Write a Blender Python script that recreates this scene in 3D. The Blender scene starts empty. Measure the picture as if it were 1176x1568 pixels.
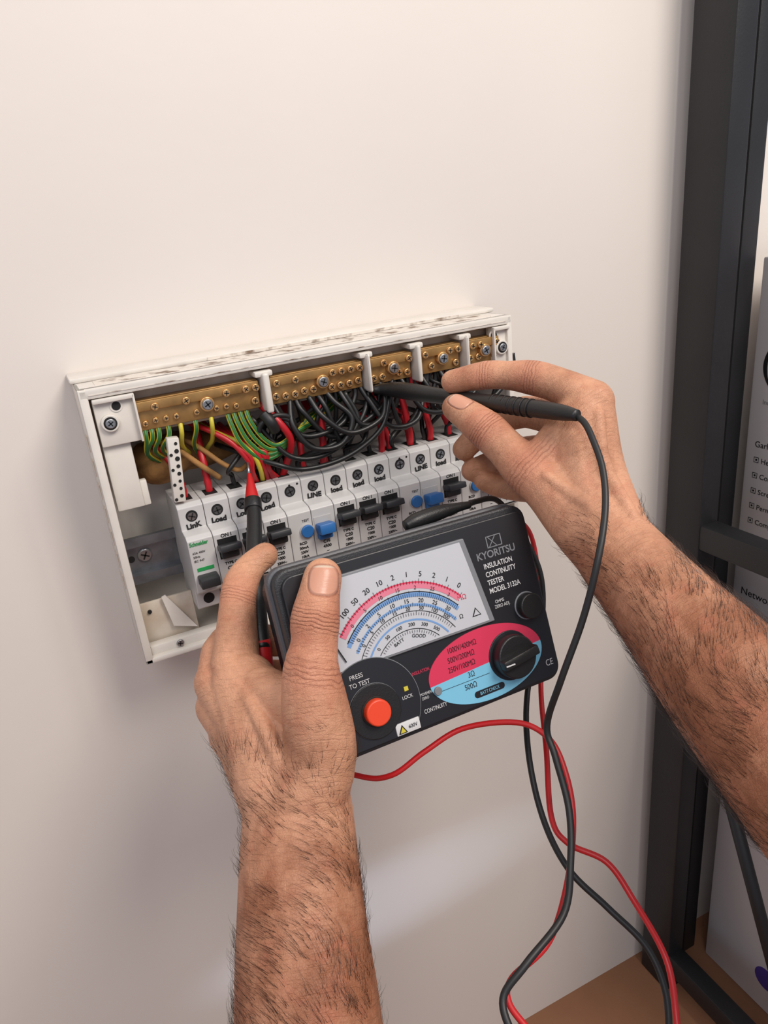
import bpy, bmesh, math, random
import numpy as np
from mathutils import Vector, Matrix, noise
random.seed(7)
scene=bpy.context.scene
scene.view_settings.view_transform='Standard'
V=Vector
# ---------------------------------------------------------------- materials
def lin(c):
    o=[]
    for x in c[:3]:
        x=x/255.
        o.append(x/12.92 if x<=.04045 else ((x+.055)/1.055)**2.4)
    return (*o,1)
MATS={}
def mat(name,col,rough=.5,metal=0,var=0,scale=60,bump=0,bscale=300,col2=None,coat=0,spec=None,ramp=(.35,.65)):
    if name in MATS: return MATS[name]
    m=bpy.data.materials.new(name); m.use_nodes=True
    nt=m.node_tree; b=nt.nodes['Principled BSDF']
    b.inputs['Base Color'].default_value=lin(col); b.inputs['Roughness'].default_value=rough
    b.inputs['Metallic'].default_value=metal
    if coat: b.inputs['Coat Weight'].default_value=coat
    if spec is not None: b.inputs['Specular IOR Level'].default_value=spec
    tc=nt.nodes.new('ShaderNodeTexCoord')
    if var or col2:
        n=nt.nodes.new('ShaderNodeTexNoise'); n.inputs['Scale'].default_value=scale; n.inputs['Detail'].default_value=5
        nt.links.new(tc.outputs['Object'],n.inputs['Vector'])
        r=nt.nodes.new('ShaderNodeValToRGB'); r.color_ramp.elements[0].position=ramp[0]; r.color_ramp.elements[1].position=ramp[1]
        a=lin(col); c2=lin(col2) if col2 else tuple(min(1,x*(1-var)) for x in a[:3])+(1,)
        r.color_ramp.elements[0].color=c2; r.color_ramp.elements[1].color=a
        nt.links.new(n.outputs['Fac'],r.inputs['Fac']); nt.links.new(r.outputs['Color'],b.inputs['Base Color'])
    if bump:
        n=nt.nodes.new('ShaderNodeTexNoise'); n.inputs['Scale'].default_value=bscale; n.inputs['Detail'].default_value=4
        nt.links.new(tc.outputs['Object'],n.inputs['Vector'])
        bp=nt.nodes.new('ShaderNodeBump'); bp.inputs['Strength'].default_value=bump; bp.inputs['Distance'].default_value=.001
        nt.links.new(n.outputs['Fac'],bp.inputs['Height']); nt.links.new(bp.outputs['Normal'],b.inputs['Normal'])
    MATS[name]=m; return m
M_wall=mat('wall_paint',(224,216,208),.5,var=.05,scale=2.2,bump=.12,bscale=60)
M_floor=mat('cardboard_floor',(150,104,74),.8,var=.25,scale=6,bump=.2)
M_case=mat('white_plastic',(222,216,207),.38,var=.08,scale=40)
M_case2=mat('dirty_white_plastic',(212,202,188),.45,col2=(188,172,152),scale=45)
M_grime=mat('grimy_white_plastic',(218,210,199),.5,col2=(120,98,80),scale=75,ramp=(.36,.50))
M_brk=mat('breaker_plastic',(198,196,194),.35)
M_brk2=mat('breaker_plastic_grey',(180,178,176),.35)
M_dark=mat('dark_recess',(18,17,17),.7)
M_brass=mat('brass',(190,148,92),.38,.65,var=.3,scale=90)
M_brass2=mat('brass_screw',(214,168,112),.3,.8)
M_steel=mat('zinc_steel',(176,178,180),.3,.9,var=.2,scale=50)
M_rail=mat('galvanised_rail',(140,143,148),.36,.7,var=.35,scale=70)
M_blackp=mat('black_plastic',(26,26,27),.42,bump=.15,bscale=900)
M_rub=mat('black_rubber_cable',(30,30,31),.48)
M_blkwire=mat('black_wire',(24,24,24),.4)
M_red=mat('red_cable',(190,30,34),.38)
M_redw=mat('red_wire',(178,26,36),.38)
M_green=mat('green_wire',(36,105,48),.4)
M_yel=mat('yellow_wire',(200,186,60),.4)
M_blue=mat('blue_toggle',(44,104,168),.4)
M_tog=mat('toggle_black',(44,45,48),.45)
M_ink=mat('black_ink',(15,15,15),.6)
M_tan=mat('expanding_foam',(160,116,64),.8,var=.5,scale=80,bump=.5)
M_grn=mat('green_print',(40,150,80),.5)
M_post=mat('powder_coated_steel',(30,31,34),.5,var=.2,scale=20,bump=.15,bscale=500)
M_box=mat('white_carton',(206,200,198),.6)
M_purple=mat('purple_print',(70,50,130),.5)
# ---------------------------------------------------------------- mesh helpers
def newobj(name,me,parent=None,mats=()):
    o=bpy.data.objects.new(name,me); scene.collection.objects.link(o)
    for m in mats: me.materials.append(m)
    if parent: o.parent=parent
    return o
def empty(name,mw=None):
    o=bpy.data.objects.new(name,None); scene.collection.objects.link(o)
    o.empty_display_size=.02
    if mw is not None: o.matrix_world=mw
    return o
def box(name,lo,hi,m,parent=None,bev=0,rot=None,seg=2):
    lo=V(lo);hi=V(hi); c=(lo+hi)/2; s=hi-lo
    bm=bmesh.new(); bmesh.ops.create_cube(bm,size=1)
    bmesh.ops.scale(bm,vec=s,verts=bm.verts)
    if bev: bmesh.ops.bevel(bm,geom=bm.edges[:],offset=bev,segments=seg,profile=.5,affect='EDGES')
    me=bpy.data.meshes.new(name); bm.to_mesh(me); bm.free()
    if bev:
        for p in me.polygons: p.use_smooth=True
        try: me.set_sharp_from_angle(angle=math.radians(40))
        except Exception: pass
    o=newobj(name,me,parent,[m]); o.location=c
    if rot: o.rotation_euler=rot
    return o
def cyl(name,a,b,r,m,parent=None,r2=None,seg=28,bev=0):
    a=V(a);b=V(b);d=b-a
    bm=bmesh.new(); bmesh.ops.create_cone(bm,cap_ends=True,segments=seg,radius1=r,radius2=r if r2 is None else r2,depth=d.length)
    if bev:
        es=[e for e in bm.edges if len(e.link_faces)==2 and any(len(f.verts)>4 for f in e.link_faces)]
        bmesh.ops.bevel(bm,geom=es,offset=bev,segments=2,profile=.5,affect='EDGES')
    me=bpy.data.meshes.new(name); bm.to_mesh(me); bm.free()
    for p in me.polygons: p.use_smooth=len(p.vertices)<=4
    o=newobj(name,me,parent,[m]); o.location=(a+b)/2
    o.rotation_mode='QUATERNION'; o.rotation_quaternion=V((0,0,1)).rotation_difference(d.normalized())
    return o
def prism(name,poly,x0,x1,m,parent=None,axis='x',bev=0):
    n=len(poly); vs=[];
    for t in (x0,x1):
        for p in poly: vs.append((t,p[0],p[1]) if axis=='x' else (p[0],p[1],t))
    fs=[tuple(range(n)),tuple(range(2*n-1,n-1,-1))]+[(i,i+n,(i+1)%n+n,(i+1)%n) for i in range(n)]
    me=bpy.data.meshes.new(name); me.from_pydata(vs,[],fs)
    bm=bmesh.new(); bm.from_mesh(me); bmesh.ops.recalc_face_normals(bm,faces=bm.faces)
    if bev: bmesh.ops.bevel(bm,geom=bm.edges[:],offset=bev,segments=2,profile=.5,affect='EDGES')
    bm.to_mesh(me); bm.free()
    return newobj(name,me,parent,[m])
def crom(pts,n=8):
    P=[np.array(p,float) for p in pts]; P=[2*P[0]-P[1]]+P+[2*P[-1]-P[-2]]; out=[]
    for i in range(1,len(P)-2):
        for k in range(n):
            t=k/n; a,b,c,d=P[i-1],P[i],P[i+1],P[i+2]
            out.append(.5*((2*b)+(-a+c)*t+(2*a-5*b+4*c-d)*t*t+(-a+3*b-3*c+d)*t**3))
    out.append(P[-2]); return out
def tube(name,pts,r,mats,parent=None,sides=12,n=8,stripe=None):
    """swept tube; r scalar or per control point; pts 3-vectors"""
    if np.isscalar(r): r=[r]*len(pts)
    pp=crom([list(p)+[q] for p,q in zip(pts,r)],n)
    vs=[];fs=[];mi=[]
    T0=None;N=None
    for i,p in enumerate(pp):
        a=V(pp[max(0,i-1)][:3]);b=V(pp[min(len(pp)-1,i+1)][:3]); T=(b-a).normalized()
        if N is None:
            N=T.orthogonal().normalized()
        else:
            N=(T0.rotation_difference(T)@N); N=(N-T*N.dot(T)).normalized()
        T0=T; Bn=T.cross(N); c=V(p[:3])
        for k in range(sides):
            an=2*math.pi*k/sides; vs.append(c+(N*math.cos(an)+Bn*math.sin(an))*max(p[3],1e-5))
    for i in range(len(pp)-1):
        for k in range(sides):
            k2=(k+1)%sides; fs.append((i*sides+k,i*sides+k2,(i+1)*sides+k2,(i+1)*sides+k)); mi.append(1 if stripe and (k in stripe) else 0)
    fs.append(tuple(range(sides-1,-1,-1)));mi.append(0); L=(len(pp)-1)*sides; fs.append(tuple(range(L,L+sides)));mi.append(0)
    me=bpy.data.meshes.new(name); me.from_pydata(vs,[],fs)
    for m in mats: me.materials.append(m)
    me.polygons.foreach_set('material_index',mi)
    for p in me.polygons: p.use_smooth=True
    return newobj(name,me,parent)
def text(name,s,loc,size,m,parent,face='board',rz=0,ax='LEFT',ext=.00005,bold=0,sx=1):
    cu=bpy.data.curves.new(name,'FONT'); cu.body=s; cu.size=size; cu.extrude=ext; cu.align_x=ax; cu.align_y='CENTER'
    cu.offset=bold; cu.materials.append(m)
    o=bpy.data.objects.new(name,cu); scene.collection.objects.link(o); o.parent=parent; o.location=loc
    if face=='board': o.rotation_euler=(math.pi/2,rz,0)
    elif face=='side': o.rotation_euler=(math.pi/2,rz,-math.pi/2)
    else: o.rotation_euler=(0,0,rz)
    o.scale=(sx,1,1)
    return o
# ---------------------------------------------------------------- room
box('wall_back',(-1.6,0,-.985),(2.2,.1,1.6),M_wall)
box('floor',(-1.6,-1.6,-1.03),(2.2,.0,-.985),M_floor)
# ---------------------------------------------------------------- distribution board
bd=empty('electrical_distribution_board')
piv=Matrix.Translation((.02,0,-.08)); bd.matrix_world=piv@Matrix.Rotation(math.radians(-1.05),4,'Y')@piv.inverted()
X0,X1,ZT,ZB,YF=.0205,.3455,-.0805,-.281,-.060
box('back_panel',(X0,-.003,ZB),(X1,0,ZT),M_case,bd)
box('side_left',(X0,YF,ZB),(X0+.0028,0,ZT),M_case,bd,.0008)
box('side_right',(X1-.0028,YF,ZB),(X1,0,ZT),M_case,bd,.0008)
box('side_top',(X0,YF+.002,ZT-.0028),(X1,0,ZT),M_case,bd,.0008)
box('side_top_lip',(X0-.002,-.030,ZT),(X1+.004,0,ZT+.0035),M_case,bd,.0012)
box('side_bottom',(X0,YF,ZB),(X1,0,ZB+.0028),M_case,bd,.0008)
box('rim_top',(X0,YF-.0005,ZT-.0065),(X1,YF+.008,ZT),M_case,bd,.0012)
box('rim_groove',(X0+.006,YF-.0009,ZT-.0042),(X1-.006,YF+.004,ZT-.0036),M_grime,bd)
box('rim_left',(X0,YF-.0005,ZB),(X0+.0055,YF+.006,ZT),M_case,bd,.001)
box('rim_right',(X1-.0045,YF-.0005,ZB),(X1,YF+.006,ZT),M_case,bd,.001)
box('rim_bottom',(X0,YF-.0005,ZB),(X1,YF+.006,ZB+.004),M_case,bd,.001)
box('dirt_line',(X0+.012,-.050,ZT),(X1-.012,-.0305,ZT+.0003),M_grime,bd)
box('dirt_line_lip',(X0+.09,-.0304,ZT+.0005),(X1-.03,-.0298,ZT+.0025),M_grime,bd)
for i in range(7):
    z=-.118-.017*i
    box('emboss_%d'%i,(X0-.0006,-.045,z-.006),(X0+.001,-.043,z+.006),M_case2,bd,rot=(math.radians(14),0,0))
    box('emboss_b%d'%i,(X0-.0006,-.038,z-.004),(X0+.001,-.036,z+.005),M_case2,bd,rot=(math.radians(-18),0,0))
def screw(x,y,z,r,m,par,slot=True,nm='screw'):
    cyl(nm,(x,y,z),(x,y-.0016,z),r,m,par,bev=r*.2,seg=20)
    if slot:
        a=random.uniform(0,3.14)
        for da in (0,math.pi/2):
            box(nm+'_slot',(x-r*.62,y-.0018,z-r*.11),(x+r*.62,y-.0012,z+r*.11),M_dark,par,rot=(0,a+da,0))
def bracket(x0,x1,flip):
    box('corner_bracket',(x0,YF+.002,-.1195),(x1,YF+.010,-.0875),M_case,bd,.001)
    box('corner_bracket_edge',(x0,YF-.002,-.0905),(x1,YF+.004,-.0875),M_case,bd,.0008)
    box('corner_bracket_edge2',(x1-.0015 if not flip else x0,YF-.002,-.1195),(x1 if not flip else x0+.0015,YF+.004,-.0875),M_case,bd,.0005)
    xs=x0+.008 if not flip else x1-.007
    cyl('boss',(xs,YF+.003,-.104),(xs,YF-.001,-.104),.0058,M_case,bd,bev=.0008)
    cyl('boss_hole',(xs,YF,-.104),(xs,YF-.0012,-.104),.0042,M_dark,bd)
    screw(xs,YF-.0008,-.104,.0032,M_steel,bd)
    cyl('pin_hole',(xs+.006*(1 if not flip else -1),YF+.003,-.094),(xs+.006*(1 if not flip else -1),YF+.0012,-.094),.0028,M_dark,bd)
    cyl('pin_ring',(xs+.006*(1 if not flip else -1),YF+.003,-.094),(xs+.006*(1 if not flip else -1),YF+.0015,-.094),.0040,M_case,bd)
bracket(.0275,.0535,False); bracket(.3275,.3425,True)
box('bracket_lower',(.0275,YF+.006,-.1655),(.0455,YF+.012,-.119),M_case,bd,.001)
box('bracket_lower_step',(.0275,YF+.008,-.166),(.0500,YF+.014,-.148),M_case,bd,.001)
# rail
box('din_rail',(.024,-.026,-.233),(.342,-.022,-.226),M_rail,bd)
box('din_rail_top',(.024,-.026,-.204),(.342,-.022,-.197),M_rail,bd)
box('din_rail_web',(.024,-.019,-.228),(.342,-.0175,-.202),M_rail,bd)
box('din_rail_f1',(.024,-.025,-.2275),(.342,-.018,-.2262),M_rail,bd)
box('din_rail_f2',(.024,-.025,-.2038),(.342,-.018,-.2025),M_rail,bd)
screw(.040,-.019,-.214,.0052,M_steel,bd)
cyl('rail_hole',(.030,-.0192,-.215),(.030,-.0194,-.215),.0025,M_dark,bd)
# bottom-left flap
prism('cover_flap',[(.042,-.2375),(.045,-.2365),(.0625,-.268),(.046,-.262)],0,.002,M_case,bd,'z')
bpy.data.objects['cover_flap'].matrix_local=Matrix([[1,0,0,0],[0,0,1,-.05],[0,1,0,0],[0,0,0,1]])
box('lower_plate',(.026,YF+.014,-.277),(.064,YF+.017,-.240),M_case2,bd,.001)
box('lower_plate_lip',(.026,YF+.004,-.2775),(.344,YF+.012,-.270),M_case,bd,.001)
screw(.047,YF+.004,-.2735,.0028,M_steel,bd); screw(.032,YF+.014,-.247,.0015,M_dark,bd,False)
# bars
segs=[(.0535,.136),(.1442,.2148),(.2205,.2555),(.2625,.2982),(.3045,.3335)]
for a,b in segs:
    box('neutral_bar',(a,-.056,-.1140),(b,-.046,-.0940),M_brass,bd,.0006)
    box('neutral_bar_ridge',(a,-.0592,-.1010),(b,-.0555,-.0945),M_brass,bd,.0006)
    n=int((b-a)/.0068)
    for i in range(n):
        x=a+.0035+i*(b-a-.007)/max(1,n-1)
        mid=abs(x-(a+(b-a)*.55))<.005
        if mid: continue
        big=.0028 if a>.14 or i>n-3 else .0020
        if random.random()<.9: screw(x,-.0562,-.1085+random.choice((0,-.001)),big,M_brass2,bd,nm='bar_screw')
        if random.random()<(.7 if a>.14 or i>n-3 else .2): screw(x+.001,-.0590,-.0990,.0027,M_brass2,bd,nm='bar_screw')
    xm=a+(b-a)*.55
    cyl('bar_boss',(xm,-.056,-.104),(xm,-.0602,-.104),.0050,M_brass2,bd,bev=.0005)
    screw(xm,-.0598,-.104,.0038,M_steel,bd,nm='bar_fixing_screw')
for a,b in [(.1366,.1436),(.2154,.2200),(.2562,.2618),(.2990,.3038)]:
    box('bar_separator',(a+.0012,-.066,-.1175),(b-.0008,-.045,-.0895),M_case,bd,.0018,seg=3)
    box('bar_separator_top',(a-.003,-.062,-.0925),(b+.003,-.045,-.0885),M_case,bd,.0012)
box('bar_carrier',(.054,-.046,-.118),(.334,-.040,-.0885),M_case2,bd,.001)
tube('cable_entry_foam',[(.050,-.014,-.140),(.062,-.022,-.146),(.080,-.020,-.142),(.10,-.016,-.145),(.13,-.01,-.142)],[.010,.016,.015,.013,.010],[M_tan],bd)
# marker strip
box('terminal_strip',(.0655,-.063,-.166),(.0735,-.056,-.121),M_case,bd,.001,rot=(0,math.radians(5),0))
for i in range(8):
    z=-.125-.0052*i
    cyl('strip_hole',(.0725-.00045*i,-.0631,z),(.0725-.00045*i,-.0634,z),.0010+.0006*random.random(),M_dark,bd,seg=12)
    if i%2: cyl('strip_hole',(.0685-.00045*i,-.0631,z-.002),(.0685-.00045*i,-.0634,z-.002),.0011,M_dark,bd,seg=12)
# modules
prof=[(-.020,-.168),(-.060,-.168),(-.064,-.1705),(-.064,-.1865),(-.0745,-.1875),(-.078,-.190),(-.078,-.229),(-.0745,-.2315),(-.064,-.2325),(-.064,-.2475),(-.062,-.249),(-.020,-.249)]
lab=['LinK','Load','Load','Load','','LINE','Load','Load','Load','','LINE','Load','Load','','Load']
for k in range(15):
    xa=.064+.018*k; xb=xa+.0176; xc=(xa+xb)/2
    prism('breaker_body',prof,xa,xb,M_brk,bd,bev=.0005)
    cyl('terminal_well',(xc,-.0638,-.1770),(xc,-.0643,-.1770),.0041,M_dark,bd)
    cyl('terminal_screw',(xc,-.0642,-.1773),(xc,-.0647,-.1773),.0029,M_steel,bd)
    for da in (.4,1.97): box('terminal_slot',(xc-.0025,-.0650,-.1777),(xc+.0025,-.0646,-.1769),M_dark,bd,rot=(0,da+k,0))
    box('wire_entry',(xc-.0045,-.055,-.1682),(xc+.0045,-.042,-.1678),M_dark,bd)
    box('top_groove',(xa,-.0405,-.1683),(xb,-.0398,-.1678),M_brk2,bd)
    cyl('terminal_well_low',(xc,-.0638,-.241),(xc,-.0643,-.241),.0040,M_dark,bd)
    if lab[k]: text('marker_label',lab[k].lower() if k>3 and lab[k]!='LINE' else lab[k],(xc,-.0645,-.1842),.0052,M_ink,bd,ax='CENTER',rz=random.uniform(-.12,.05),bold=.00022,sx=1.05)
    if k in (1,2,3,6,7,8,11,14):
        box('toggle_well',(xa+.002,-.0783,-.2085),(xb-.002,-.0775,-.1935),M_dark,bd)
        box('toggle_lever',(xa+.0012,-.0895,-.2010),(xb-.0012,-.0775,-.1962),M_tog,bd,.001,rot=(math.radians(-14),0,0))
        box('toggle_base',(xa+.0025,-.083,-.2075),(xb-.0025,-.0775,-.200),M_tog,bd,.0015)
        text('on_label','ON I',(xc,-.0783,-.1915),.0036,M_ink,bd,ax='CENTER',bold=.00005)
        for j,(t,s) in enumerate([('TYPE C',.0027),('C20',.0036),('6000',.0029),('230V~',.0027)]):
            text('rating_label',t,(xc,-.0783,-.2125-.0038*j),s,M_ink,bd,ax='CENTER',bold=.0001)
        box('rating_line',(xa+.002,-.0782,-.2285),(xb-.002,-.0779,-.2275),M_ink,bd)
    if k in (4,9,12):
        cyl('test_button_ring',(xc+.004,-.0778,-.2045),(xc+.004,-.0792,-.2045),.0055,M_brk2,bd,bev=.0003)
        cyl('test_button',(xc+.004,-.078,-.2045),(xc+.004,-.0808,-.2045),.0048,M_blue,bd,bev=.0006)
        text('rating_label','TEST',(xc+.004,-.0783,-.1965),.0026,M_ink,bd,ax='CENTER')
        for j in range(4): text('rating_label',['RCD','30mA','230V','10kA'][j],(xc,-.0783,-.2135-.0035*j),.0028,M_ink,bd,ax='CENTER',bold=.00008)
    if k in (5,10,13):
        box('rcd_well',(xa+.001,-.0785,-.213),(xb-.003,-.0775,-.196),M_brk2,bd,.0003)
        box('rcd_lever',(xa+.0015,-.0895,-.2078),(xb-.0040,-.0775,-.2000),M_blue,bd,.0012,rot=(math.radians(-12),0,0))
        box('rcd_base',(xa+.002,-.083,-.2130),(xb-.0045,-.0775,-.206),M_blue,bd,.0012)
        for j in range(3): text('rating_label',['C16','4500','~'][j],(xc,-.0783,-.2165-.0038*j),.0032,M_ink,bd,ax='CENTER',bold=.00008)
    if k==0:
        text('maker_label','Schneider',(xa+.001,-.0784,-.1925),.0040,M_grn,bd,bold=.0001,sx=.8)
        for j in range(3): text('rating_label',['63A 400V','50Hz','IEC 947'][j],(xa+.002,-.0784,-.199-.003*j),.0022,M_ink,bd)
        box('green_band',(xa+.003,-.0784,-.2130),(xb-.003,-.0779,-.2105),M_grn,bd)
        box('toggle_lever',(xa+.002,-.0890,-.2225),(xb-.002,-.0775,-.2155),M_tog,bd,.001)
for x in (.145,.151,.235,.241): cyl('rcd_hole',(x,-.0639,-.1725),(x,-.0642,-.1725),.0008,M_dark,bd,seg=10)
# wires
def wire(pts,r,ms,stripe=None,nm='wire'):
    return tube(nm,pts,r,ms,bd,sides=12,n=8,stripe=stripe)
GY=[M_green,M_yel]
for i,x in enumerate([.0565,.0605,.065,.0715,.080,.090,.101]):
    j=random.uniform(-.004,.004)
    wire([(x,-.052,-.111),(x-.001,-.056,-.120),(x-.003+j,-.046,-.132),(.062+i*.006,-.030,-.145+j),(.07+i*.006,-.008,-.155)],.0016,GY if i not in (4,6) else [M_yel],(0,1,2,3,7,8))
for i,x in enumerate([.112,.1165,.121,.1255]):
    wire([(x,-.052,-.111),(x+.001,-.057,-.122),(x+.005+.001*i,-.060,-.136),(x+.018,-.060,-.150+.0026*i),(x+.036,-.056,-.1475+.004*i),(x+.06,-.045,-.132),(x+.09,-.03,-.12)],.0016,GY,(0,1,6,7,8))
for i in range(8):
    k=[0,1,5,6,9,10,12,13][i]; x=.073+.018*k
    wire([(x,-.047,-.172),(x,-.047,-.160),(x-.002+random.uniform(-.004,.004),-.042,-.143),(x-.008+random.uniform(-.01,.01),-.025,-.122),(x-.01,-.012,-.10)],.0025,[M_redw])
for i in range(6):
    e=random.uniform(-.003,.003)
    wire([(.082+.006*i,-.02,-.118-.002*i),(.094+.005*i,-.044,-.122-.003*i),(.106+.004*i+e,-.056,-.132-.002*i),(.118+.003*i,-.060,-.146),(.119+.003*i+e,-.058,-.158),(.122+.004*i,-.050,-.170)],.0018,[M_redw if i not in (2,) else M_yel])
wire([(.076,-.02,-.128),(.09,-.04,-.136),(.104,-.05,-.150),(.115,-.052,-.156),(.128,-.045,-.150)],.0018,[M_tan])
wire([(.060,-.03,-.125),(.075,-.044,-.134),(.088,-.052,-.147),(.100,-.048,-.160)],.0020,[M_tan])
rb=random.Random(11)
for i in range(28):
    k=rb.choice([2,3,4,5,6,7,8,9,10,11,12,14]); x=.073+.018*k+rb.uniform(-.004,.004)
    x2=x+rb.uniform(-.07,.07); x2=min(max(x2,.146),.33); ov=rb.uniform(-.015,.015)
    wire([(x,-.047,-.171),(x+rb.uniform(-.003,.003),-.048,-.160),(x+(x2-x)*.25+ov,-.050+rb.uniform(-.010,.014),-.146+rb.uniform(-.008,.005)),(x+(x2-x)*.8+ov,-.048+rb.uniform(-.012,.008),-.134+rb.uniform(-.008,.004)),(x2,-.052,-.121),(x2,-.052,-.112)],rb.choice((.0017,.0019,.0023)),[M_blkwire])
for i in range(9):
    a=.145+i*.017; dd=rb.uniform(-.006,.006); w_=rb.uniform(.03,.08)
    wire([(a,-.052,-.112),(a+.004,-.059,-.124),(a+w_*.3,-.063+dd*.6,-.140-.005*(i%3)),(a+w_*.75,-.061+dd*.6,-.139+dd),(a+w_,-.054,-.122),(a+w_+.002,-.052,-.112)],.002,[M_blkwire])
for i in range(4):
    a=.2+.028*i
    wire([(a,-.051,-.112),(a+.005,-.05,-.13),(a+.02,-.045,-.142),(a+.03,-.03,-.15)],.0023,[M_redw])
for x,dx in ((.178,.003),(.227,.0),(.252,-.004),(.270,-.006)):
    wire([(x,-.050,-.171),(x,-.052,-.160),(x+dx*.5,-.053,-.147),(x+dx,-.051,-.130),(x+dx*1.5,-.046,-.116)],.0026,[M_redw])
wire([(.105,-.03,-.14),(.135,-.064,-.153),(.158,-.066,-.1625),(.191,-.068,-.160),(.22,-.067,-.146),(.2325,-.062,-.126),(.24,-.054,-.113)],.0019,[M_blkwire])
wire([(.128,-.054,-.12),(.15,-.062,-.152),(.18,-.064,-.155),(.205,-.062,-.138),(.2,-.055,-.115)],.0019,[M_blkwire])
wire([(.158,-.054,-.113),(.155,-.063,-.130),(.166,-.067,-.148),(.188,-.067,-.150),(.200,-.064,-.134),(.190,-.058,-.120),(.186,-.053,-.112)],.0021,[M_blkwire])
wire([(.172,-.054,-.113),(.178,-.064,-.128),(.196,-.068,-.143),(.222,-.066,-.138),(.230,-.060,-.122),(.229,-.053,-.112)],.0021,[M_blkwire])
for q in range(3):
    rr=.0130-.0017*q; ph=.7*q
    ring=[(.144+(rr+.0012*math.sin(3*t+q))*math.cos(t),-.058-.0035*math.sin(t+ph)+.001*q,-.134+(rr*1.1+.001*math.cos(2*t))*math.sin(t)) for t in np.linspace(0,2*math.pi,16)]
    wire(ring,.0019,[M_rub],nm='taped_bundle')
wire([(.136,-.060,-.118),(.139,-.064,-.124),(.142,-.062,-.131)],.0040,[M_rub],nm='taped_bundle')
wire([(.137,-.05,-.113),(.145,-.062,-.125),(.152,-.062,-.14),(.150,-.055,-.155),(.145,-.048,-.171)],.0026,[M_redw])
# ---------------------------------------------------------------- tester
Rt=Matrix(((0.9998,-0.0105,0.0126),(0.0155,0.3434,-0.9388),(0.0056,0.9389,0.3435)))
ts=empty('insulation_tester',Matrix.Translation((0.0884,-0.208,-0.1679))@Rt.to_4x4())
M_tb=mat('tester_case',(40,41,45),.45,bump=.25,bscale=1200)
M_tr=mat('tester_rubber_edge',(78,79,84),.45)
M_pan=mat('tester_face',(30,31,36),.4)
M_dial=mat('dial_plate',(190,192,197),.3,coat=.6)
M_tred=mat('print_red',(206,52,84),.45)
M_tblue=mat('print_blue',(120,186,214),.45)
M_or=mat('orange_button',(226,70,38),.4)
M_w=mat('white_print',(205,205,205),.5)
M_gr=mat('grey_print',(120,122,126),.5)
M_pink=mat('scale_pink',(214,120,140),.5); M_sb=mat('scale_blue',(110,150,200),.5)
def rrect(x0,x1,y0,y1,r,n=6):
    P=[]
    for cx,cy,a0 in ((x1-r,y1-r,0),(x0+r,y1-r,90),(x0+r,y0+r,180),(x1-r,y0+r,270)):
        for i in range(n+1):
            a=math.radians(a0+90*i/n); P.append((cx+r*math.cos(a),cy+r*math.sin(a)))
    return P
prism('case_body',rrect(0,.1635,-.1105,.001,.009),-.028,-.0035,M_tb,ts,'z',bev=.0015)
prism('case_lid_edge',rrect(-.0018,.1650,-.112,.0025,.010),-.020,-.012,M_tr,ts,'z',bev=.0015)
prism('case_back',rrect(.003,.160,-.107,-.003,.012),-.052,-.027,M_tb,ts,'z',bev=.003)
prism('face_plate',rrect(.003,.1605,-.1075,-.003,.007),-.004,0.0,M_pan,ts,'z',bev=.0006)
prism('dial_frame',[(.0225,-.0095),(.1150,-.0095),(.1230,-.0620),(.0145,-.0620)],-.001,.0022,M_gr,ts,'z',bev=.0006)
prism('dial_plate',[(.024,-.011),(.1115,-.011),(.119,-.0605),(.016,-.0605)],0,.0026,M_dial,ts,'z')
CX,CY=.066,-.075
def arc(r0,r1,a0,a1,z,m,nm,cx=CX,cy=CY,n=48,ymin=-.0600,z0=None):
    vs=[];fs=[]
    for i in range(n+1):
        a=math.radians(a0+(a1-a0)*i/n)
        for r in (r0,r1): vs.append((cx+r*math.cos(a),cy+r*math.sin(a),z))
    for i in range(n):
        q=(2*i,2*i+1,2*i+3,2*i+2)
        if min(vs[j][1] for j in q)>ymin: fs.append(q)
    me=bpy.data.meshes.new(nm); me.from_pydata(vs,[],fs); o=newobj(nm,me,ts,[m]); return o
Z=.0028
arc(.0504,.0514,42,140,Z,M_tred,'scale_arc_red')
arc(.0474,.0504,42,140,Z,M_pink,'scale_arc_pink')
arc(.0452,.0458,40,142,Z,M_ink,'scale_arc_black')
arc(.0428,.0452,38,144,Z,M_sb,'scale_arc_blue')
arc(.0375,.0390,34,146,Z,M_sb,'scale_arc_blue_inner')
arc(.0345,.0349,30,150,Z,M_ink,'scale_arc_line')
arc(.0293,.0303,30,150,Z,M_sb,'scale_arc_low')
arc(.0245,.0249,30,150,Z,M_ink,'scale_arc_line')
arc(.0150,.0185,20,160,Z,M_gr,'battery_arc')
def ticks(r0,r1,a0,a1,n,nm,w=.00012,maj=5):
    vs=[];fs=[]
    for i in range(n):
        a=math.radians(a0+(a1-a0)*i/(n-1)); rr=r1 if i%maj==0 else r0+(r1-r0)*.6
        if CY+rr*math.sin(a)<-.059: continue
        d=V((math.cos(a),math.sin(a)));t=V((-d.y,d.x))*w; b=len(vs)
        for r,s in ((r0,-1),(r0,1),(rr,1),(rr,-1)):
            p=V((CX,CY))+d*r+t*s; vs.append((p.x,p.y,Z+.0002))
        fs.append((b,b+1,b+2,b+3))
    me=bpy.data.meshes.new(nm); me.from_pydata(vs,[],fs); newobj(nm,me,ts,[M_ink])
ticks(.0500,.0530,42,138,46,'ticks_a'); ticks(.0425,.0462,40,140,61,'ticks_b'); ticks(.0372,.0395,36,144,51,'ticks_c'); ticks(.0322,.0350,34,146,41,'ticks_d'); ticks(.0225,.0249,34,146,31,'ticks_e')
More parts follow.
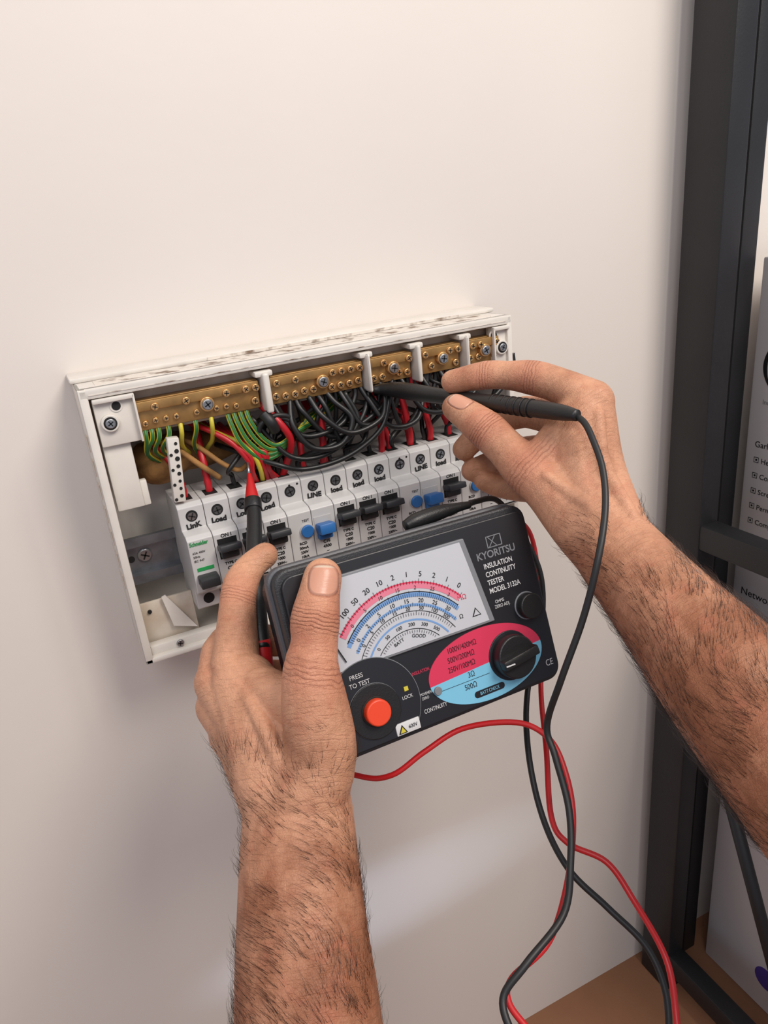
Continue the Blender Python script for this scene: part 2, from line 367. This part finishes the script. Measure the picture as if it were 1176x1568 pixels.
def arctext(items,r,size,a0,a1,m=M_ink):
    for i,s in enumerate(items):
        a=math.radians(a0+(a1-a0)*i/(len(items)-1))
        x,y=CX+r*math.cos(a),CY+r*math.sin(a)
        if y<-.0585: continue
        text('scale_number',s,(x,y,Z+.0001),size,m,ts,'t',rz=a-math.pi/2,ax='CENTER')
arctext(['∞','100','50','20','10','2','1','5','2','1','0'],.0555,.0042,136,46,M_ink)
arctext(['0','2','5','10','15','20','25','30'],.0405,.0034,136,46)
arctext(['0','5','10','15','2','25','3'],.0478,.0030,130,50)
arctext(['0','5','10','15','20','50','100','500'],.0362,.0030,138,44)
arctext(['0','50','100','200','300','500'],.0272,.0028,134,48)
arctext(['BATT','GOOD'],.0205,.0028,108,72)
text('scale_label','MΩ',(.1015,-.0425,Z),.0040,M_tred,ts,'t'); text('scale_label','Ω',(.100,-.053,Z),.0036,M_ink,ts,'t')
prism('warning_triangle',[(.1085,-.0555),(.1145,-.0555),(.1115,-.0505)],Z-.0002,Z+.0001,M_ink,ts,'z'); prism('warning_triangle_in',[(.1094,-.0550),(.1136,-.0550),(.1115,-.0515)],Z,Z+.0002,M_dial,ts,'z')
box('needle',(CX-.0446,CY+.018,Z+.0004),(CX-.0440,CY+.048,Z+.0008),M_ink,ts,rot=(0,0,math.radians(20)))
def disc(nm,cx,cy,r,z0,z1,m,b=.0004): return cyl(nm,(cx,cy,z0),(cx,cy,z1),r,m,ts,bev=b,seg=48)
def halfdisc(nm,cx,cy,r,ymin,z0,z1,m):
    P=[]
    for i in range(64):
        a=2*math.pi*i/64; x=cx+r*math.cos(a); y=max(ymin,cy+r*math.sin(a)); P.append((min(max(x,.0045),.1555),y))
    Q=[P[0]]
    for p in P[1:]:
        if (V(p)-V(Q[-1])).length>1e-5: Q.append(p)
    return prism(nm,Q,z0,z1,m,ts,'z')
halfdisc('lobe_outline',.036,-.086,.0284,-.1055,-.001,.0030,M_gr)
halfdisc('lobe',.036,-.086,.0280,-.1055,-.001,.0033,M_pan)
for r,z1,m in ((.0155,.0038,M_gr),(.0153,.0045,M_blackp),(.0085,.0050,M_dark)): disc('button_ring',.036,-.087,r,0,z1,m)
disc('press_button',.036,-.087,.0074,.001,.0095,M_or,.001)
def ell(nm,cx,cy,a,b,t0,t1,z0,z1,m,cut=None):
    P=[(cx+a*math.cos(math.radians(t0+(t1-t0)*i/40)),cy+b*math.sin(math.radians(t0+(t1-t0)*i/40))) for i in range(41)]
    return prism(nm,P,z0,z1,m,ts,'z')
ell('range_red',.112,-.0850,.0395,.0215,5,185,0,.0004,M_tred)
ell('range_blue',.112,-.0850,.0395,.0215,185,365,0,.0004,M_tblue)
disc('range_knob_base',.1285,-.0855,.0150,0,.0010,M_pan); disc('range_knob',.1285,-.0855,.0130,0,.009,M_blackp,.001)
box('range_knob_grip',(.1158,-.0885,.004),(.1412,-.0825,.0140),M_blackp,ts,.0012,rot=(0,0,math.radians(8)))
box('range_knob_pointer',(.1165,-.0875,.0138),(.1225,-.0867,.0142),M_w,ts,rot=(0,0,0))
disc('zero_knob_base',.1475,-.060,.0086,0,.001,M_gr); disc('zero_knob',.1475,-.060,.0078,0,.007,M_blackp,.0008)
T=lambda s,x,y,sz,m=M_w,ax='LEFT',rz=0,b=0,sx=.82,z=.00015: text('print_label',s,(x,y,z),sz,m,ts,'t',ax=ax,rz=rz,bold=b,sx=sx)
T('KYORITSU',.1355,-.0235,.0062,M_gr,'CENTER',b=.0001,sx=.95)
for x0_,x1_ in ((.1315,.137),(.137,.1315)): prism('logo_mark',[(x0_,-.0195),(x0_+.0006,-.0195),(x1_+.0006,-.013),(x1_,-.013)],0,.0003,M_gr,ts,'z')
for x in (.1305,.1405): box('logo_mark',(x,-.0195,0),(x+.0006,-.013,.0003),M_gr,ts)
box('logo_mark',(.1305,-.0132,0),(.141,-.0127,.0003),M_gr,ts); box('logo_mark',(.1305,-.0198,0),(.141,-.0193,.0003),M_gr,ts)
for i,s in enumerate(['INSULATION','CONTINUITY','TESTER','MODEL 3132A']): T(s,.1250,-.0300-.0050*i,.0044,b=.00006,sx=.80)
T('OHMS',.1270,-.0520,.0028); T('ZERO ADJ.',.1260,-.0550,.0028)
M_dr=mat('print_dark',(52,18,30),.5)
E=.0005
T('1000V/400MΩ',.0880,-.0705,.0046,M_dr,sx=.74,z=E); T('500V/200MΩ',.0870,-.0760,.0046,M_dr,sx=.74,z=E); T('250V/100MΩ',.0860,-.0815,.0046,M_dr,sx=.74,z=E)
T('3Ω',.100,-.0880,.0046,M_ink,'CENTER',z=E); T('500Ω',.098,-.0945,.0046,M_ink,'CENTER',z=E); box('range_line',(.078,-.0912,0),(.112,-.0910,.0006),M_ink,ts)
prism('batt_pill',rrect(.099,.120,-.1028,-.0988,.0019),0,.0006,M_pan,ts,'z'); T('BATT.CHECK',.1095,-.1008,.0028,M_tblue,'CENTER',z=.0007)
T('INSULATION',.0635,-.0760,.0028,M_tred,sx=.7); T('CONTINUITY',.0655,-.0990,.0034,M_w,sx=.72); T('MOVEMENT',.0655,-.0890,.0022,sx=.7); T('ZERO',.066,-.0915,.0022)
disc('zero_screw',.0765,-.0900,.0024,0,.0018,M_gr)
T2=lambda s,x,y,sz,m=M_w: text('print_label',s,(x,y,.0034),sz,m,ts,'t',ax='CENTER',sx=.9)
T2('PRESS',.030,-.0655,.0036); T2('TO TEST',.031,-.0700,.0036); T2('LOCK',.0565,-.086,.0028)
box('lock_mark',(.0555,-.0825,.003),(.0580,-.0800,.0037),M_yel,ts)
box('warning_label',(.0450,-.1052,0),(.0600,-.0985,.0040),M_w,ts,.0004); prism('warning_label_tri',[(.046,-.1045),(.0515,-.1045),(.0488,-.0995)],.003,.0042,M_ink,ts,'z'); prism('warning_label_tri_in',[(.0470,-.1040),(.0506,-.1040),(.0488,-.1008)],.003,.0043,M_yel,ts,'z')
text('warning_text','600V',(.0525,-.1020,.0042),.0030,M_ink,ts,'t',sx=.9)
T('CE',.1515,-.0985,.0055)
tube('lead_plug_boot',[(.095,.004,-.030),(.104,.0055,-.030),(.120,.0065,-.031),(.134,.0065,-.032),(.144,.006,-.033)],[.0035,.0050,.0048,.0032,.0024],[M_blackp],ts)
# ---------------------------------------------------------------- hands
def skin_mat(name,nails,joints,armdir,c1=(210,156,124),c2=(146,93,65),split=None):
    m=bpy.data.materials.new(name); m.use_nodes=True; nt=m.node_tree; N=nt.nodes; L=nt.links; b=N['Principled BSDF']
    geo=N.new('ShaderNodeTexCoord'); pos=geo.outputs['Object']
    def vm(op,a,bv):
        n=N.new('ShaderNodeVectorMath'); n.operation=op; L.new(a,n.inputs[0])
        n.inputs[1].default_value=bv; return n
    def mt(op,a,bv=None,c=None):
        n=N.new('ShaderNodeMath'); n.operation=op
        for i,x in enumerate((a,bv,c)):
            if x is None: continue
            if isinstance(x,(int,float)): n.inputs[i].default_value=x
            else: L.new(x,n.inputs[i])
        return n.outputs[0]
    def smooth(x,a,bb):
        n=N.new('ShaderNodeMapRange'); n.interpolation_type='SMOOTHSTEP'; L.new(x,n.inputs[0]); n.inputs[1].default_value=a; n.inputs[2].default_value=bb; return n.outputs[0]
    def noi(s,d=4,dist=0,vec=None):
        n=N.new('ShaderNodeTexNoise'); n.inputs['Scale'].default_value=s; n.inputs['Detail'].default_value=d; n.inputs['Distortion'].default_value=dist; L.new(vec or pos,n.inputs['Vector']); return n.outputs['Fac']
    def mixc(fac,colr,target):
        mj=N.new('ShaderNodeMix'); mj.data_type='RGBA'; L.new(fac,mj.inputs[0]); L.new(colr,mj.inputs[6])
        if isinstance(target,tuple): mj.inputs[7].default_value=lin(target)
        else: L.new(target,mj.inputs[7])
        return mj.outputs[2]
    big=noi(30,4,.5); fine=noi(300,5)
    mx=N.new('ShaderNodeMix'); mx.data_type='RGBA'; mx.inputs[6].default_value=lin(c2); mx.inputs[7].default_value=lin(c1)
    d=vm('SUBTRACT',pos,split); dd=vm('DOT_PRODUCT',d.outputs[0],armdir).outputs['Value']
    g=smooth(dd,-.05,.09)
    fac=mt('SUBTRACT',mt('ADD',.80,mt('MULTIPLY',mt('SUBTRACT',big,.5),1.9)),mt('MULTIPLY',g,.75))
    fac=mt('ADD',fac,mt('MULTIPLY',mt('SUBTRACT',fine,.5),.5)); 
    cl=mt('MINIMUM',mt('MAXIMUM',fac,0.),1.); L.new(cl,mx.inputs[0])
    col=mx.outputs[2]
    col=mixc(mt('MULTIPLY',smooth(noi(55,3,1.),.5,.75),.3),col,(186,108,84))
    sc=N.new('ShaderNodeVectorMath'); sc.operation='SCALE'; sc.inputs[0].default_value=armdir; L.new(mt('MULTIPLY',dd,4.5),sc.inputs['Scale'])
    ad=N.new('ShaderNodeVectorMath'); ad.operation='ADD'; L.new(pos,ad.inputs[0]); L.new(sc.outputs[0],ad.inputs[1])
    wr_=noi(120,4,.3,ad.outputs[0])
    height=mt('MULTIPLY',noi(700,4),.35)
    vor=N.new('ShaderNodeTexVoronoi'); vor.feature='DISTANCE_TO_EDGE'; vor.inputs['Scale'].default_value=620; L.new(pos,vor.inputs['Vector'])
    height=mt('ADD',height,mt('MULTIPLY',smooth(vor.outputs['Distance'],0,.14),.22))
    height=mt('ADD',height,mt('MULTIPLY',noi(75,3,.6),1.9))
    height=mt('ADD',height,mt('MULTIPLY',smooth(wr_,.34,.50),.55))
    wob=mt('MULTIPLY',noi(150,3),5.0)
    for (c,ax,rad,freq,amp) in joints:
        s=vm('SUBTRACT',pos,c); dp=vm('DOT_PRODUCT',s.outputs[0],tuple(V(ax).normalized())).outputs['Value']
        ln=N.new('ShaderNodeVectorMath'); ln.operation='LENGTH'; L.new(s.outputs[0],ln.inputs[0])
        ma=mt('SUBTRACT',1.,smooth(mt('ABSOLUTE',dp),rad*.25,rad*.62)); ml=mt('SUBTRACT',1.,smooth(ln.outputs['Value'],rad*1.5,rad*2.0)); msk=mt('MULTIPLY',ma,ml)
        si=mt('SINE',mt('ADD',mt('MULTIPLY',dp,freq),wob)); cre=mt('MULTIPLY',mt('POWER',mt('ABSOLUTE',si),.4),amp)
        h=mt('MULTIPLY',mt('SUBTRACT',cre,amp),msk); height=mt('ADD',height,h)
        col=mixc(mt('MULTIPLY',mt('SUBTRACT',1.,smooth(ln.outputs['Value'],rad*.8,rad*1.9)),.38),col,(184,104,82))
        dk=mt('MULTIPLY',mt('MULTIPLY',mt('SUBTRACT',1.,mt('DIVIDE',cre,amp)),msk),.6)
        col=mixc(dk,col,(130,70,54))
    nailmask=None
    for (c,la,wa,hl,hw) in nails:
        la=V(la).normalized(); wa=V(wa); wa=(wa-la*wa.dot(la)).normalized(); na=la.cross(wa)
        s=vm('SUBTRACT',pos,c).outputs[0]
        a=mt('DIVIDE',vm('DOT_PRODUCT',s,tuple(la)).outputs['Value'],hl); w=mt('DIVIDE',vm('DOT_PRODUCT',s,tuple(wa)).outputs['Value'],hw); n=mt('DIVIDE',vm('DOT_PRODUCT',s,tuple(na)).outputs['Value'],.0065)
        e=mt('ADD',mt('ADD',mt('POWER',mt('ABSOLUTE',a),3.),mt('POWER',mt('ABSOLUTE',w),3.)),mt('POWER',mt('ABSOLUTE',n),4.))
        msk=mt('SUBTRACT',1.,smooth(e,.85,1.1)); rim=mt('MULTIPLY',mt('SUBTRACT',1.,smooth(mt('ABSOLUTE',mt('SUBTRACT',e,1.05)),.0,.45)),1.0)
        col=mixc(mt('MULTIPLY',rim,.6),col,(140,80,62))
        nc=N.new('ShaderNodeMix'); nc.data_type='RGBA'; L.new(smooth(a,.78,.88),nc.inputs[0]); nc.inputs[6].default_value=lin((202,148,124)); nc.inputs[7].default_value=lin((212,188,168))
        col=mixc(msk,col,nc.outputs[2])
        height=mt('MULTIPLY',height,mt('SUBTRACT',1.,mt('MULTIPLY',msk,.92))); height=mt('ADD',height,mt('MULTIPLY',msk,2.0)); height=mt('SUBTRACT',height,mt('MULTIPLY',rim,1.5))
        nailmask=msk if nailmask is None else mt('MAXIMUM',nailmask,msk)
    L.new(col,b.inputs['Base Color'])
    L.new(mt('SUBTRACT',.52,mt('MULTIPLY',nailmask,.2)),b.inputs['Roughness'])
    bp=N.new('ShaderNodeBump'); bp.inputs['Strength'].default_value=.7; bp.inputs['Distance'].default_value=.0006; L.new(height,bp.inputs['Height']); L.new(bp.outputs['Normal'],b.inputs['Normal'])
    b.inputs['Subsurface Weight'].default_value=.1; b.inputs['Subsurface Radius'].default_value=(.9,.35,.2); b.inputs['Subsurface Scale'].default_value=.005
    b.inputs['Specular IOR Level'].default_value=.4
    return m
def capsule(bm,a,b,ra,rb,nrm=None,ratio=1):
    a=V(a);b=V(b);ax=(b-a); 
    ax=ax.normalized() if ax.length>1e-7 else V((0,0,1)); n1=ax.orthogonal().normalized(); n2=ax.cross(n1)
    S=20;rings=[];K=6
    def pt(c,off):
        if nrm is not None: off=off-nrm*(off.dot(nrm))*(1-ratio)
        return c+off
    p0=bm.verts.new(pt(a,-ax*ra))
    for c,r,t0,t1 in ((a,ra,-90,0),(b,rb,0,90)):
        for j in range(K+1):
            t=math.radians(t0+(t1-t0)*j/K)
            if abs(abs(math.degrees(t))-90)<.1: continue
            rings.append([bm.verts.new(pt(c,ax*(r*math.sin(t))+(n1*math.cos(2*math.pi*k/S)+n2*math.sin(2*math.pi*k/S))*(r*math.cos(t)))) for k in range(S)])
    p1=bm.verts.new(pt(b,ax*rb))
    for k in range(S):
        k2=(k+1)%S
        bm.faces.new((p0,rings[0][k2],rings[0][k])); bm.faces.new((p1,rings[-1][k],rings[-1][k2]))
        for i in range(len(rings)-1): bm.faces.new((rings[i][k],rings[i][k2],rings[i+1][k2],rings[i+1][k]))
def build_hand(name,chains,skin,voxel=.0011,smooth=7):
    bm=bmesh.new()
    for ch in chains:
        pts=ch['p']; n=ch.get('n',4); nrm=V(ch['nrm']).normalized() if 'nrm' in ch else None
        q=crom([list(p[:4])+[p[4] if len(p)>4 else 1] for p in pts],n)
        for i in range(len(q)-1):
            capsule(bm,q[i][:3],q[i+1][:3],q[i][3],q[i+1][3],nrm,q[i][4])
    me=bpy.data.meshes.new(name+'_raw'); bm.to_mesh(me); bm.free()
    tmp=newobj(name+'_raw',me)
    r=tmp.modifiers.new('r','REMESH'); r.mode='VOXEL'; r.voxel_size=voxel; r.use_smooth_shade=True
    s=tmp.modifiers.new('s','SMOOTH'); s.factor=.5; s.iterations=smooth
    dg=bpy.context.evaluated_depsgraph_get(); ev=tmp.evaluated_get(dg); out=bpy.data.meshes.new_from_object(ev)
    bpy.data.objects.remove(tmp)
    out.materials.clear(); out.materials.append(skin); out.name=name
    for p in out.polygons: p.use_smooth=True
    o=bpy.data.objects.new(name,out); scene.collection.objects.link(o); return o
def add_hair(o,a,b,count,rmax,m,lmin=.006,lmax=.014,tmin=0,tmax=1.0,rad=.00009,thin=.7,side=1):
    me=o.data; a=V(a);b=V(b);ax=(b-a);Ln=ax.length;ax.normalize()
    cand=[]
    for p in me.polygons:
        c=p.center; t=(c-a).dot(ax)/Ln
        if tmin<t<tmax and ((c-a)-ax*(c-a).dot(ax)).length<rmax: cand.append((p.index,t))
    vs=[];fs=[]
    for _ in range(count):
        pi,t=random.choice(cand)
        if random.random()>1.1-t*thin: continue
        p=me.polygons[pi]; c=p.center; n=p.normal
        if noise.noise(c*45)<-.15: continue
        sw=noise.noise(c*22+V((5,3,1)))
        d=ax+V([random.uniform(-.35,.35) for _ in range(3)]); d=(d-n*d.dot(n)).normalized(); 
        d=(d+n.cross(ax)*(side*(.45+sw*1.6)+random.uniform(-.2,.2))).normalized()
        Lh=random.uniform(lmin,lmax); s=n.cross(d).normalized(); lift=random.uniform(.06,.30)
        pts=[]
        for k in range(5):
            u=k/4; pts.append(c+d*(Lh*u)+n*(Lh*lift*math.sin(u*2.2)-.0002)+s*(Lh*.15*u*u))
        b0=len(vs)
        for k,q in enumerate(pts):
            w=rad*(1-.8*k/4); vs+= [q+s*w,q-s*w*.5+n*w*.87,q-s*w*.5-n*w*.87]
        for k in range(4):
            for j in range(3):
                j2=(j+1)%3; fs.append((b0+3*k+j,b0+3*k+j2,b0+3*k+3+j2,b0+3*k+3+j))
    hm=bpy.data.meshes.new('arm_hair'); hm.from_pydata(vs,[],fs); newobj('arm_hair',hm,o,[m])
M_hair=mat('arm_hair',(50,31,22),.45)
F=V((0.3778,0.8532,-0.3591))
# left hand
wr=(.072,-.249,-.285)
LH=[
 {'p':[(.002,-.405,-.492,.041,.95),(.025,-.360,-.416,.040,.92),(.046,-.312,-.351,.0355,.88),(.058,-.281,-.319,.0325,.82),(.072,-.249,-.285,.0295,.72)],'nrm':F,'n':6},
 {'p':[(.072,-.249,-.285,.0290,.72),(.072,-.223,-.261,.029,.62),(.067,-.190,-.240,.020,.8)],'nrm':F},
 {'p':[(.070,-.240,-.280,.024,.7),(.068,-.200,-.247,.018),(.066,-.178,-.233,.0150)]},
 {'p':[(.068,-.240,-.280,.024,.7),(.060,-.195,-.252,.016),(.055,-.172,-.243,.0140)]},
 {'p':[(.066,-.240,-.282,.022,.7),(.058,-.200,-.262,.016),(.052,-.175,-.257,.0132)]},
 {'p':[(.066,-.240,-.285,.022,.7),(.060,-.208,-.272,.016),(.054,-.187,-.270,.0125)]},
 {'p':[(.074,-.248,-.283,.025,.8),(.0890,-.248,-.2560,.0195),(.0905,-.245,-.2310,.0180),(.0930,-.2385,-.2123,.0150),(.0985,-.233,-.2000,.0124),(.102,-.228,-.190,.0132),(.108,-.222,-.179,.0112),(.1125,-.2178,-.1718,.0104)],'n':3},
 {'p':[(.085,-.228,-.236,.013),(.073,-.200,-.235,.012)]},
 {'p':[(.066,-.178,-.233,.0145),(.0765,-.157,-.209,.0114),(.084,-.143,-.199,.0110),(.094,-.136,-.192,.0090),(.104,-.134,-.188,.0083)],'n':3},
 {'p':[(.055,-.172,-.243,.013),(.068,-.150,-.232,.0115),(.100,-.152,-.240,.0098),(.130,-.158,-.250,.0085)],'n':3},
 {'p':[(.052,-.177,-.257,.0125),(.066,-.152,-.256,.011),(.100,-.150,-.266,.0095),(.128,-.155,-.272,.0083)],'n':3},
 {'p':[(.054,-.189,-.270,.012),(.068,-.160,-.277,.010),(.095,-.156,-.287,.0085),(.118,-.160,-.292,.0075)],'n':3},
 {'p':[(.082,-.266,-.276,.0045),(.086,-.263,-.255,.0045),(.0895,-.2575,-.232,.0045)]},
 {'p':[(.070,-.262,-.275,.0050),(.066,-.232,-.243,.0045),(.063,-.196,-.230,.0040)]},
 {'p':[(.062,-.255,-.278,.0050),(.056,-.224,-.252,.0050),(.052,-.188,-.242,.0040)]},
 {'p':[(.050,-.262,-.300,.0125),(.051,-.260,-.298,.012)]},
]
sk1=skin_mat('skin_a',
 nails=[((.1100,-.2265,-.1695),(.30,.42,.86),(.897,-.433,-.085),.0082,.0080)],
 joints=[((.102,-.228,-.190),(.45,.33,.80),.0125,1500,1.6),((.094,-.2385,-.2123),(.4,.3,.85),.014,1100,.8),((.080,-.150,-.204),(.5,.5,.7),.011,1500,1.0)],
 armdir=tuple((V((.046,-.312,-.351))-V(wr)).normalized()),split=wr)
h1=build_hand('hand_with_forearm',LH,sk1)
add_hair(h1,(.005,-.400,-.480),(.072,-.240,-.270),16000,.06,M_hair,tmin=0,tmax=1.08)
# right hand
wr2=(.274,-.260,-.183)
RH=[
 {'p':[(.253,-.495,-.275,.041),(.261,-.445,-.260,.039),(.266,-.378,-.233,.0355),(.270,-.338,-.218,.0325),(.273,-.297,-.201,.0275,.95),(.274,-.262,-.184,.0245,.9)],'nrm':F,'n':6},
 {'p':[(.274,-.262,-.184,.024,.9),(.281,-.232,-.160,.021,.9),(.286,-.215,-.135,.018),(.298,-.207,-.113,.014)],'nrm':F},
 {'p':[(.276,-.258,-.182,.022,.9),(.292,-.222,-.150,.018),(.301,-.207,-.114,.0140)]},
 {'p':[(.278,-.255,-.182,.021,.9),(.294,-.220,-.155,.017),(.302,-.197,-.130,.0135)]},
 {'p':[(.278,-.255,-.184,.021,.9),(.292,-.220,-.165,.016),(.303,-.193,-.148,.0128)]},
 {'p':[(.276,-.252,-.186,.020,.9),(.286,-.220,-.176,.015),(.296,-.198,-.166,.012)]},
 {'p':[(.273,-.258,-.184,.022,.9),(.269,-.235,-.172,.0195),(.263,-.215,-.156,.0165),(.257,-.201,-.1470,.0150),(.252,-.186,-.136,.0122),(.248,-.173,-.127,.0125),(.243,-.158,-.119,.0106),(.2395,-.1490,-.1145,.0092)],'n':3},
 {'p':[(.262,-.205,-.143,.012),(.278,-.205,-.132,.013),(.292,-.205,-.118,.013)]},
 {'p':[(.301,-.207,-.112,.0142),(.292,-.188,-.1030,.0112),(.284,-.171,-.099,.0112),(.275,-.157,-.098,.0094),(.266,-.145,-.098,.0095),(.250,-.1285,-.102,.0080)],'n':3},
 {'p':[(.302,-.197,-.130,.0135),(.292,-.152,-.126,.0108),(.276,-.124,-.142,.0095),(.259,-.124,-.152,.0083)],'n':3},
 {'p':[(.303,-.193,-.148,.013),(.295,-.146,-.156,.0105),(.278,-.124,-.168,.0092),(.263,-.127,-.168,.0080)],'n':3},
 {'p':[(.296,-.198,-.166,.012),(.291,-.158,-.180,.0095),(.278,-.140,-.180,.0082),(.268,-.134,-.175,.0073)],'n':3},
 {'p':[(.268,-.272,-.170,.0045),(.264,-.245,-.158,.0045),(.256,-.222,-.146,.0042)]},
 {'p':[(.279,-.270,-.166,.0048),(.283,-.240,-.140,.0045),(.293,-.222,-.115,.0042)]},
]
sk2=skin_mat('skin_b',
 nails=[((.2390,-.1560,-.1080),(-.32,.86,.40),(.3,.3,-.9),.0075,.0070)],
 joints=[((.248,-.173,-.127),(-.32,.8,.5),.012,1500,1.5),((.284,-.171,-.100),(-.6,.8,.1),.011,1500,.9),((.266,-.145,-.099),(-.65,.75,0),.009,1600,.8),((.258,-.203,-.148),(-.3,.8,.5),.014,1100,.7)],
 armdir=tuple((V((.270,-.338,-.218))-V(wr2)).normalized()),split=wr2)
h2=build_hand('hand_with_forearm',RH,sk2)
add_hair(h2,(.255,-.48,-.272),(.276,-.25,-.178),13000,.06,M_hair,tmin=0,tmax=1.02,side=-1)
# ---------------------------------------------------------------- leads
rp=empty('red_test_probe')
tube('probe_body',[(.112,-.091,-.168),(.108,-.103,-.1765),(.098,-.128,-.193),(.088,-.160,-.218),(.0845,-.172,-.230)],[.0047,.0050,.0052,.0050,.0046],[M_blackp],rp,sides=24)
tube('probe_lower_grip',[(.0855,-.168,-.226),(.083,-.176,-.245),(.083,-.178,-.256)],[.0056,.0052,.004],[M_red],rp,sides=20)
tube('probe_nose',[(.1172,-.0715,-.153),(.1155,-.078,-.158),(.1128,-.087,-.1655),(.111,-.093,-.170)],[.0014,.0028,.0048,.0050],[M_red],rp,sides=20)
cyl('probe_collar',(.1128,-.088,-.1663),(.1105,-.0945,-.171),.0060,M_blackp,rp,bev=.0006)
cyl('probe_tip',(.1172,-.0715,-.153),(.119,-.064,-.147),.0009,M_steel,rp)
bp_=empty('black_test_probe')
tube('probe_body',[(.222,-.059,-.1135),(.229,-.063,-.1135),(.236,-.076,-.1135),(.241,-.094,-.1135),(.2519,-.130,-.1135),(.2595,-.1657,-.1124),(.2676,-.196,-.1119),(.271,-.216,-.1112),(.273,-.228,-.1112)],[.0030,.0045,.0060,.0060,.0050,.0054,.0054,.0048,.0034],[M_blackp],bp_,sides=24)
cyl('probe_tip',(.223,-.059,-.1135),(.216,-.052,-.1135),.0009,M_steel,bp_)
for i in range(7):
    t=i/6; a=V((.2595,-.163,-.1125)).lerp(V((.2665,-.192,-.1120)),t); cyl('grip_ring',a,a+V((.0003,-.0014,0)),.0059,M_blackp,bp_)
mm=lambda s:[tuple(float(c)*.001 for c in p.split(',')) for p in s.split()]
k1=mm('273,-222,-111 274,-232,-114 272,-242,-121 267,-257,-135 257,-271,-152 242,-283,-174 231,-285,-204 217,-285,-236 211,-280,-267 209,-290,-281 204,-308,-301 193,-323,-319 179,-335,-335 150,-343,-343 134,-346,-353 131,-360,-361 136,-372,-372')
k2=mm('230,-173,-173 238,-170,-173 262,-160,-181 279,-162,-208 285,-176,-237 277,-187,-271 248,-210,-300 225,-242,-317 214,-271,-341 211,-299,-355 221,-321,-369 230,-342,-382 228,-359,-396 218,-373,-412')
r2=mm('275,-158,-195 290,-157,-213 289,-167,-237 277,-187,-271 256,-214,-301 230,-254,-311 209,-286,-326 209,-301,-333 221,-319,-337 224,-337,-349 221,-364,-361 213,-380,-379 203,-391,-387')
r1=mm('83,-177,-252 84,-169,-263 92,-178,-304 122,-208,-315 138,-224,-310 159,-229,-298 183,-235,-287 208,-255,-280 218,-272,-284 217,-288,-295 210,-304,-312 192,-322,-332 169,-336,-347 144,-339,-354 138,-345,-360 142,-356,-369')
tube('black_test_cable',k1,.0019,[M_rub]); tube('black_test_cable',k2,.0019,[M_rub])
tube('red_test_cable',r1,.0017,[M_red]); tube('red_test_cable',r2,.0017,[M_red])
# ---------------------------------------------------------------- shelf
sh=empty('metal_shelf')
box('post_rear',(.568,-.060,-.985),(.593,-.014,1.3),M_post,sh,.002)
box('post_rear_far',(.630,-.030,-.985),(.652,-.004,1.3),M_post,sh,.002)
box('side_rail',(.569,-.75,-.338),(.593,-.058,-.311),M_post,sh,.002)
box('side_rail_low',(.569,-.75,-.95),(.593,-.058,-.92),M_post,sh,.002)
box('post_front',(.568,-.79,-.985),(.593,-.745,1.3),M_post,sh,.002)
box('shelf_board',(.58,-.75,-.47),(1.4,-.02,-.45),M_post,sh,.002)
cyl('diagonal_brace',(.588,-.058,-.51),(.588,-.262,-.98),.007,M_post,sh)
c1=empty('product_carton')
box('carton',(.655,-.40,-.449),(1.0,-.035,-.060),M_box,c1,.002)
for s,y,z,sz,mm_ in [('(',-.044,-.160,.045,M_ink),('Wo',-.055,-.168,.018,M_ink),('Indust',-.050,-.200,.007,M_gr),('Garland',-.046,-.245,.009,M_ink),('▣ Herbs',-.046,-.262,.008,M_ink),('▣ Control',-.046,-.279,.008,M_ink),('▣ Screen',-.046,-.296,.008,M_ink),('▣ Permit',-.046,-.313,.008,M_ink),('▣ Compact',-.046,-.330,.008,M_ink),('Networking',-.046,-.415,.012,M_ink)]:
    text('carton_print',s,(.6546,y,z),sz,mm_,c1,'side')
c2=empty('product_carton')
box('carton',(.655,-.42,-.984),(1.0,-.045,-.62),M_box,c2,.002)
cyl('logo',(.6552,-.137,-.93),(.6545,-.137,-.93),.016,M_purple,c2)
# ---------------------------------------------------------------- lights
def area(name,loc,target,size,power,col):
    l=bpy.data.lights.new(name,'AREA'); l.shape='DISK'; l.size=size; l.energy=power; l.color=col
    o=bpy.data.objects.new(name,l); scene.collection.objects.link(o); o.location=loc
    o.rotation_euler=(V(target)-V(loc)).to_track_quat('-Z','Y').to_euler(); return o
area('ceiling_light',(.75,-1.25,1.25),(.15,0,-.1),.85,33,(1,.92,.83))
area('ceiling_light',(-.5,-1.3,1.0),(.1,0,-.1),.9,9,(1,.96,.93))
l=bpy.data.lights.new('window_glint','SPOT'); l.energy=60; l.color=(.62,.76,1); l.spot_size=math.radians(6.5); l.spot_blend=1; l.shadow_soft_size=.01
o=bpy.data.objects.new('window_glint',l); scene.collection.objects.link(o); o.location=(-1.0,-.36,-.72); o.rotation_euler=(V((.20,0,-.675))-V(o.location)).to_track_quat('-Z','Y').to_euler()
w=bpy.data.worlds.new('world'); scene.world=w; w.use_nodes=True
w.node_tree.nodes['Background'].inputs[0].default_value=(.77,.80,.94,1); w.node_tree.nodes['Background'].inputs[1].default_value=.50
# ---------------------------------------------------------------- camera
cam=bpy.data.cameras.new('camera'); co=bpy.data.objects.new('camera',cam); scene.collection.objects.link(co)
R=V((0.8973,-0.4330,-0.0850));U=V((0.2282,0.2901,0.9292))
m=Matrix((R,U,-F)).transposed().to_4x4(); m.translation=V((0,-.56,0)); co.matrix_world=m
cam.sensor_fit='VERTICAL'; cam.sensor_height=24; cam.lens=24*1140/1568; cam.clip_start=.01
scene.camera=co
